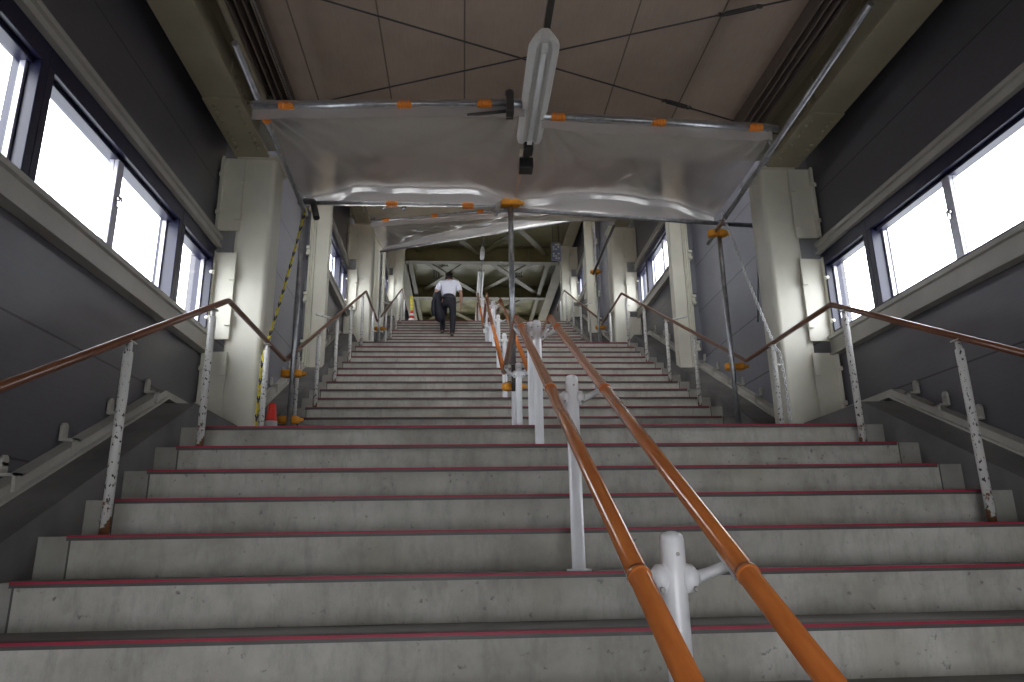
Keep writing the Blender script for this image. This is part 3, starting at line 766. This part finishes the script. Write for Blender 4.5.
# ------------------------------------------------------------------ plastic sheets
def sheet(name,lab,P00,P10,P01,P11,sag,nx=90,ny=60,seed=0,skirt=.08,band=.19):
    """P00 near-left, P10 near-right, P01 far-left, P11 far-right"""
    P00,P10,P01,P11=map(V,(P00,P10,P01,P11))
    bm=bmesh.new(); g=[]
    for j in range(ny+1):
        v=j/ny; row=[]
        for i in range(nx+1):
            u=i/nx
            p=P00.lerp(P10,u).lerp(P01.lerp(P11,u),v)
            s=math.sin(math.pi*u)*.35+.65
            # the sheet runs out to a crease and then hangs as an upright band to the far pipe
            N=P00.lerp(P10,u); F=P01.lerp(P11,u)
            n1=noise.noise(V((u*4.2+seed*2,.3,seed))); n2=noise.noise(V((u*11+seed,.7,seed)))
            cz=band*(1.0+.35*n1+.12*n2)*min(1,.35+3*min(u,1-u)); C=F+V((0,-.02+.03*n1,cz))
            if v<.72:
                t=v/.72; p=N.lerp(C,t); z=-sag*(math.sin(math.pi*t)**.8)*s
            else:
                t=(v-.72)/.28; z=0
                K=C+V((0,.028,-.062)); p=C.lerp(K,t/.30) if t<.30 else K.lerp(F,(t-.30)/.70)+V((0,.012*math.sin(math.pi*(t-.3)/.7),0))
            w=noise.noise(V((u*3.1+seed,v*2.0,seed*1.7)))
            # wrinkles fanned out from the tied corners
            for (cx,cy,fr,am) in ((0,1,17,.012),(1,1,15,.010),(0,0,19,.008),(1,0,14,.009),(.45,1,12,.006)):
                a=math.atan2(v-cy+.001,(u-cx)*1.3+.001); rr=math.hypot(u-cx,v-cy)
                z+=2.4*am*math.sin(a*fr+seed+cx*3)*math.exp(-((rr-.35)/.35)**2)*max(0,min(1,(.70-v)*6))
            edge=min(1,v*9)*max(0,min(1,(.70-v)*9))
            z=(z+w*.06*edge+ .012*noise.noise(V((u*9+seed,v*7,3)))*edge) if v<.72 else 0
            row.append(bm.verts.new(p+V((0,0,z))))
        g.append(row)
    # the near edge is wrapped around its pipe and hangs a little
    rowm=[]
    for k,(dy,dz) in enumerate(((-.028,-.0),(-.030,.022),(0,.034),(.030,.02),(.032,-.02),(.035,-skirt))):
        row=[]
        for i in range(nx+1):
            u=i/nx; p=P00.lerp(P10,u); n=noise.noise(V((u*12,k*.7,seed)))
            row.append(bm.verts.new(p+V((0,dy+.004*n,dz+(.02*n if k==5 else .004*n)))))
        rowm.append(row)
    for a,b in zip(rowm,rowm[1:]):
        for i in range(nx): f=bm.faces.new((a[i],a[i+1],b[i+1],b[i]))
    for i in range(nx): bm.faces.new((rowm[0][i],rowm[0][i+1],g[0][i+1],g[0][i]))
    for j,(a,b) in enumerate(zip(g,g[1:])):
        for i in range(nx):
            f=bm.faces.new((a[i],a[i+1],b[i+1],b[i])); f.material_index=1 if j>=.72*ny else 0
    for f in bm.faces: f.smooth=True
    me=bpy.data.meshes.new(name); bm.to_mesh(me); bm.free(); me.materials.append(M['sheet']); me.materials.append(M['sheetfold'])
    o=bpy.data.objects.new(name,me); COL.objects.link(o)
    return tag(o,lab,'plastic sheet','catch sheets under the ceiling')
sheet('plastic_sheet','milky plastic sheet slung between pipes, left of the nearest lamp',(-1.47,4.46,2.96),(.42,4.36,2.965),(-1.42,6.03,2.99),(.46,6.03,3.00),.035,seed=1)
sheet('plastic_sheet','milky plastic sheet slung between pipes, right of the nearest lamp',(.55,4.48,2.945),(2.30,4.60,2.965),(.47,6.02,2.99),(2.33,6.04,2.87),.03,seed=4)
sheet('plastic_sheet','farther milky plastic sheet slung above the second flight',(-1.46,10.5,4.94),(2.32,10.55,5.33),(-1.45,12.1,5.10),(2.35,12.1,5.84),.03,seed=8)
# ------------------------------------------------------------------ chains
def chain(path,name,lab,mats,r=.0048,L=.036,alt=False):
    pts=[V(p) for p in path]; m=MB(); segs=[]
    d=0;out=[]
    for a,b in zip(pts,pts[1:]):
        n=max(1,int((b-a).length/(L*.75)))
        for k in range(n): out.append((a.lerp(b,k/n),(b-a).normalized()))
    for i,(c,t) in enumerate(out):
        u=t.cross(V((1,0,0))).normalized(); w=t.cross(u).normalized()
        side=u if i%2 else w
        ring=[c+t*(L/2)*math.cos(q*math.pi/4)+side*(L*.28)*math.sin(q*math.pi/4) for q in range(8)]
        m.tube(ring,r,6,mi=(1 if (i//2)%3==2 else 0) if alt else 0,closed=True)
    return tag(m.build(name,mats),lab,'chain')
def sagline(a,b,s,n=10):
    a,b=V(a),V(b); return [a.lerp(b,k/n)-V((0,0,s*4*(k/n)*(1-k/n))) for k in range(n+1)]
chain(sagline((2.33,5.82,2.87),(2.475,5.40,1.50),.03)+[(2.50,5.385,1.45),(2.515,5.38,1.2),(2.52,5.38,.74)],'chain','white plastic chain drooping from the right pole to a handrail post',M['chainwhite'])
chain(sagline((-1.42,6.02,2.95),(-1.52,5.42,1.42),.05)+[(-1.525,5.41,1.1),(-1.53,5.41,.74)],'chain','yellow and black chain drooping from the left pole to a handrail post',[M['yellow'],M['black']],r=.0048,L=.030,alt=True)
# ------------------------------------------------------------------ cones
def cone(c,h,r,lab,bands,base=True):
    root=empty('traffic_cone',c,lab,'traffic cone')
    m=MB(); m.lathe([(r*1.0,.02),(r*.30,h-.01),(r*.22,h)],(0,0,0),20); o=m.build('cone_body',M['conered'],root)
    m=MB(); m.box(-r*1.25,r*1.25,-r*1.25,r*1.25,0,.02); m.build('base',M['conered'] if not base else M['conered'],root,.008)
    for (a,b) in bands:
        ra=r-(r*.70)*(a/h); rb=r-(r*.70)*(b/h)
        m=MB(); m.lathe([(ra+.004,a),(rb+.004,b)],(0,0,0),20); m.build('reflective_band',M['conewhite'],root)
    return root
m_root=empty('traffic_cone',(-1.475,5.62,Z7),'red cone with silver collar on the lower landing behind the left post','traffic cone')
m=MB(); m.lathe([(.044,.24),(.040,.26),(.029,.375),(.024,.385)],(0,0,0),20); m.build('cone_body',M['conered'],m_root)
m=MB(); m.lathe([(.058,0),(.058,.02),(.050,.025),(.047,.245)],(0,0,0),20); m.build('silver_collar',simple('silver_band',(.6,.6,.6),.35,metal=.4),m_root)
cone((-1.27,16.95,zT),.38,.105,'red and white banded cone on the top floor at the left',[(.08,.16),(.23,.29)])
m=MB(); m.box(-.032,.032,-.012,.012,0,.40); 
for k in range(4): m.box(-.033,.033,-.013,.013,.06+k*.09,.085+k*.09,1)
root=empty('cone_bar',(-1.27,16.97,zT+.36),'yellow bar standing up behind the banded cone','bar'); root.rotation_euler.y=-.06
o=m.build('bar',[M['yellow'],simple('lime_stripe',(.45,.55,.05),.5)],root)
# ------------------------------------------------------------------ boards and boxes on the far right wall
for k,(y,z0,z1,w) in enumerate(((15.10,5.25,6.80,.36),(15.75,5.42,6.85,.34),(16.45,5.75,6.95,.34))):
    root=empty('notice_board',(2.974,y,z0),f'tall white board on the far right wall, {("lowest","middle one","topmost")[k]} of three stepped boards','board','stepped boards on the far right wall')
    m=MB(); m.box(-.025,.025,-w/2,w/2,0,z1-z0); m.build('panel',M['board'],root,.004)
    m=MB(); m.box(-.032,-.024,-w/2,w/2,z1-z0-.03,z1-z0); m.box(-.032,-.024,-w/2,w/2,0,.03); m.build('edge_trim',M['stile'],root)
for k,(z0,z1) in enumerate(((5.22,5.80),(4.72,5.10))):
    root=empty('meter_box',(2.93,13.15,z0-.55),f'{("large","small")[k]} white electrical box on the right wall over the farthest flight','electrical box')
    m=MB(); m.box(-.07,.07,-.14,.14,0,z1-z0); m.build('housing',M['board'],root,.008)
    m=MB(); m.box(-.078,-.070,-.12,.12,.02,z1-z0-.02); m.build('door',M['board'],root,.003)
    m=MB(); m.lathe([(.012,-.09),(.012,-.078)],(0,-.08,(z1-z0)/2),8,'x'); m.build('lock',M['darksteel'],root)
# hanging sign of two stacked squares before the farthest right column
root=empty('hanging_sign',(2.36,17.1,7.02),'small slate sign of two stacked squares hanging before the farthest right column','sign')
for k in (0,1):
    z0=.02+k*.25; m=MB(); m.box(-.12,.12,-.03,.03,z0,z0+.23); m.build('sign_square',M['signblue'],root,.004)
    m=MB()
    for i in range(3):
        for j in range(3):
            if (i+j+k)%3: m.box(-.085+i*.062,-.045+i*.062,-.034,-.030,z0+.03+j*.062,z0+.07+j*.062)
    m.build('pale_marks',M['board'],root)
m=MB(); m.tube([(-.08,0,.5),(-.08,0,1.08)],.008,6); m.tube([(.08,0,.5),(.08,0,1.08)],.008,6); m.build('hanger',M['darksteel'],root)
# ------------------------------------------------------------------ the man climbing
def skin_obj(name,verts,edges,radii,mat,parent,root_i=0,sub=2):
    me=bpy.data.meshes.new(name); me.from_pydata([V(v) for v in verts],edges,[]); me.materials.append(mat)
    o=bpy.data.objects.new(name,me); COL.objects.link(o); o.parent=parent
    sk=o.modifiers.new('skin','SKIN')
    if not me.skin_vertices: 
        me.skin_vertices.new() if hasattr(me.skin_vertices,'new') else None
    for i,r in enumerate(radii):
        q=me.skin_vertices[0].data[i]; q.radius=(r,r) if not isinstance(r,tuple) else r; q.use_root=(i==root_i)
    sk.use_smooth_shade=True
    ss=o.modifiers.new('sub','SUBSURF'); ss.levels=sub; ss.render_levels=sub
    return o
class Sk:
    def __init__(s): s.v=[];s.e=[];s.r=[]
    def add(s,p,r,par=None):
        s.v.append(p); s.r.append(r); i=len(s.v)-1
        if par is not None: s.e.append((par,i))
        return i
    def chain(s,par,pts):
        for p,r in pts: par=s.add(p,r,par)
        return par
def make_skin(name,sk,mat,parent,sub=2):
    me=bpy.data.meshes.new(name); me.from_pydata([V(v) for v in sk.v],sk.e,[]); me.materials.append(mat)
    o=bpy.data.objects.new(name,me); COL.objects.link(o); o.parent=parent
    bm=bmesh.new(); bm.from_mesh(me); lay=bm.verts.layers.skin.verify(); bm.verts.ensure_lookup_table()
    for i,r in enumerate(sk.r):
        d=bm.verts[i][lay]; d.radius=r if isinstance(r,tuple) else (r,r); d.use_root=(i==0)
    bm.to_mesh(me); bm.free()
    m=o.modifiers.new('skin','SKIN'); m.use_smooth_shade=True
    ss=o.modifiers.new('sub','SUBSURF'); ss.levels=sub; ss.render_levels=sub
    return o
GY=14.77; GZ=ground_z(14.77)
man=empty('person',(-.33,GY,GZ),'person in white short sleeved shirt and dark trousers climbing away, stooping slightly','person')
J=dict(pel=(0,.10,.93),wai=(0,.14,1.06),che=(0,.22,1.25),nb=(0,.285,1.385),nk=(0,.32,1.44),hd=(.0,.385,1.535),
 hl=(-.085,.10,.87),kl=(-.125,.36,.62),al=(-.135,.30,.24),hr=(.085,.09,.87),kr=(.095,.10,.48),ar=(.085,-.02,.09),
 sl=(-.185,.24,1.335),el=(-.275,.13,1.10),wl=(-.225,.32,1.02),sr=(.185,.24,1.335),er=(.27,.16,1.08),wr=(.265,.25,.87))
k=Sk(); p=k.add(J['pel'],(.11,.08)); w=k.add(J['wai'],(.105,.075),p); c=k.add(J['che'],(.145,.10),w); nb=k.add(J['nb'],(.075,.06),c); nk=k.add(J['nk'],.052,nb)
k.chain(nk,[((0,.345,1.475),(.062,.066)),((0,.375,1.53),(.074,.086)),((0,.395,1.58),(.066,.078)),((0,.40,1.612),(.035,.045))])
for S_,h in (('l',-1),('r',1)):
    a=k.chain(c,[(J['s'+S_],.055),(V(J['s'+S_]).lerp(V(J['e'+S_]),.5),.045),(J['e'+S_],.038),(V(J['e'+S_]).lerp(V(J['w'+S_]),.5),.035),(J['w'+S_],.024)])
    W=V(J['w'+S_]); d=(W-V(J['e'+S_])).normalized()
    palm=k.add(W+d*.05,(.022,.038),a); pe=k.add(W+d*.085,(.018,.036),palm)
    for q,(off,ln) in enumerate(((-.027,.070),(-.009,.080),(.009,.075),(.027,.060))):
        t=W+d*.095+V((0,off,0)) if S_=='r' else W+d*.095+V((off,0,0))
        curl=V((-h*.012,.01,-.01)) if S_=='r' else V((0,0,-.03))
        k.chain(pe,[(t,.0095),(t+d*ln*.5+curl*.4,.0085),(t+d*ln+curl*1.4,.007)])
    th=W+d*.035
    k.chain(palm,[(th+V((-h*.01,.035,0)),.011),(th+d*.035+V((-h*.014,.05,0)),.009)])
    l=k.chain(p,[(J['h'+S_],.085),(V(J['h'+S_]).lerp(V(J['k'+S_]),.5),.07),(J['k'+S_],.052),(V(J['k'+S_]).lerp(V(J['a'+S_]),.4),.05),(J['a'+S_],.032)])
body=make_skin('body',k,M['skin'],man)
# face: nose, ears and eyes on the far side of the head
m=MB()
for sx in (-1,1): m.lathe([(.004,-.006),(.022,-.004),(.026,.002),(.012,.008)],(sx*.078,.375,1.525),12,'x')
m.build('ears',M['skin'],man)
m=MB(); m.hexa([(-.014,.455,1.50),(.014,.455,1.50),(.010,.49,1.503),(-.010,.49,1.503),(-.008,.452,1.545),(.008,.452,1.545),(.005,.462,1.545),(-.005,.462,1.545)]); m.build('nose',M['skin'],man,.004)
m=MB()
for sx in (-1,1): m.lathe([(.003,-.004),(.011,0),(.003,.006)],(sx*.03,.452,1.545),10,'y')
m.build('eyes',M['black'],man)
m=MB(); m.tube([(-.022,.455,1.475),(0,.462,1.473),(.022,.455,1.475)],.005,6); m.build('mouth',simple('lips',(.35,.12,.10),.5),man)
# hair shell: back and top of head
k=Sk(); k.add((0,.352,1.515),(.078,.070)); k.add((0,.372,1.555),(.083,.088),0); k.add((0,.385,1.595),(.074,.078),1); k.add((0,.39,1.625),(.038,.045),2); k.add((0,.335,1.478),(.055,.035),0)
make_skin('hair',k,M['hair'],man)
# shirt
k=Sk(); a=k.add((0,.11,.93),(.168,.130)); b_=k.add((0,.15,1.08),(.165,.126),a); c=k.add((0,.215,1.25),(.172,.122),b_); n=k.add((0,.27,1.365),(.105,.08),c); k.add((0,.305,1.41),(.062,.058),n)
for S_ in 'lr':
    S0,E0=V(J['s'+S_]),V(J['e'+S_]); k.chain(c,[(S0,(.080,.078)),(S0.lerp(E0,.5),(.070,.068)),(S0.lerp(E0,.86),(.068,.064))])
make_skin('shirt',k,M['shirt'],man)
# trousers
k=Sk(); a0=k.add((0,.13,1.06),(.148,.112)); a=k.add((0,.105,.955),(.156,.118),a0); a2=k.add((0,.085,.88),(.165,.125),a)
for S_ in 'lr':
    H,K_,A_=V(J['h'+S_]),V(J['k'+S_]),V(J['a'+S_])
    k.chain(a2,[(H+V((0,0,-.06)),.100),(H.lerp(K_,.5),.088),(K_,.070),(K_.lerp(A_,.5),.064),(A_+V((0,0,.015)),.055)])
make_skin('trousers',k,M['navy'],man)
m=MB(); m.lathe([(.158,-.018),(.160,0),(.158,.018)],(0,0,0),24); o=m.build('belt',M['black'],man); o.location=(0,.11,.95); o.scale=(1,.78,1)
for S_,rx in (('l',-.5),('r',.0)):
    A_=V(J['a'+S_]); m=MB(); rings=[]
    for (y,w,h0,h1) in ((-.075,.028,0,.05),(-.05,.040,-.002,.085),(0,.042,0,.09),(.06,.045,0,.065),(.12,.050,0,.05),(.17,.042,.002,.04),(.195,.02,.008,.028)):
        rings.append([(w*math.cos(t),y,(h0+h1)/2+(h1-h0)/2*math.sin(t)) for t in [math.pi*2*q/12 for q in range(12)]])
    m.loft(rings); o=m.build('shoe',M['black'],man); o.location=(A_.x,A_.y,A_.z-.085); o.rotation_euler.x=rx
# jacket over the left forearm
jk=empty('jacket',(-.33-.255,GY+.22,GZ+.45),'dark jacket draped over the left forearm of the climbing person','jacket')
m=MB(); rings=[]
prof=[(.66,.035,.07,0,.02),(.64,.075,.12,.0,.0),(.56,.085,.135,0,-.01),(.44,.085,.13,.02,-.02),(.30,.10,.125,.035,-.03),(.16,.115,.12,.06,-.04),(.04,.10,.105,.085,-.05),(-.02,.055,.07,.095,-.05)]
for (z,rx,ry,ox,oy) in prof:
    rings.append([(ox+rx*math.cos(t)*(1+.14*math.sin(5*t+z*6)),oy+ry*math.sin(t)*(1+.10*math.cos(4*t+z*5)),z) for t in [math.pi*2*q/28 for q in range(28)]])
m.loft(rings); m.build('folded_body',M['navy'],jk)
m=MB(); rings=[]
for (z,rx,ry,ox,oy) in ((.52,.03,.05,-.055,-.10),(.40,.04,.05,-.075,-.12),(.25,.042,.05,-.075,-.12),(.12,.036,.045,-.065,-.11),(.09,.02,.03,-.065,-.11)):
    rings.append([(ox+rx*math.cos(t),oy+ry*math.sin(t),z) for t in [math.pi*2*q/14 for q in range(14)]])
m.loft(rings); m.build('hanging_sleeve',M['navy'],jk)
# ------------------------------------------------------------------ daylight
w=bpy.data.worlds.new('overcast'); SC.world=w; w.use_nodes=True; nt=w.node_tree; bg=nt.nodes['Background']
tc=nt.nodes.new('ShaderNodeTexCoord'); sx=nt.nodes.new('ShaderNodeSeparateXYZ'); nt.links.new(tc.outputs['Generated'],sx.inputs[0])
c=ramp(nt,math_(nt,'ADD',math_(nt,'MULTIPLY',sx.outputs[2],.5),.5),[(.40,(.36,.37,.38)),(.47,(.64,.66,.70)),(.60,(.95,.97,1.0))])
nt.links.new(c,bg.inputs[0]); bg.inputs[1].default_value=11.5
# ------------------------------------------------------------------ camera
cam=bpy.data.cameras.new('camera'); co=bpy.data.objects.new('camera',cam); COL.objects.link(co)
cam.sensor_width=36; cam.sensor_fit='HORIZONTAL'; cam.lens=722.92/1024*36; cam.clip_start=.02
P_,Yw,Rl=.2781,.0694,.0161
fwd=V((math.sin(Yw)*math.cos(P_),math.cos(Yw)*math.cos(P_),math.sin(P_)))
right=V((math.cos(Yw),-math.sin(Yw),0)); up=right.cross(fwd)
# image is rolled: u=cos*x-sin*y
c_,s_=math.cos(Rl),math.sin(Rl)
r2=right*c_-up*s_; u2=right*s_+up*c_
co.matrix_world=Matrix((( r2.x,u2.x,-fwd.x,0),(r2.y,u2.y,-fwd.y,0),(r2.z,u2.z,-fwd.z,0),(0,0,0,1)))
SC.camera=co
vs=SC.view_settings; vs.view_transform='Standard'; vs.look='None'; vs.exposure=0; vs.gamma=1; vs.use_curve_mapping=False
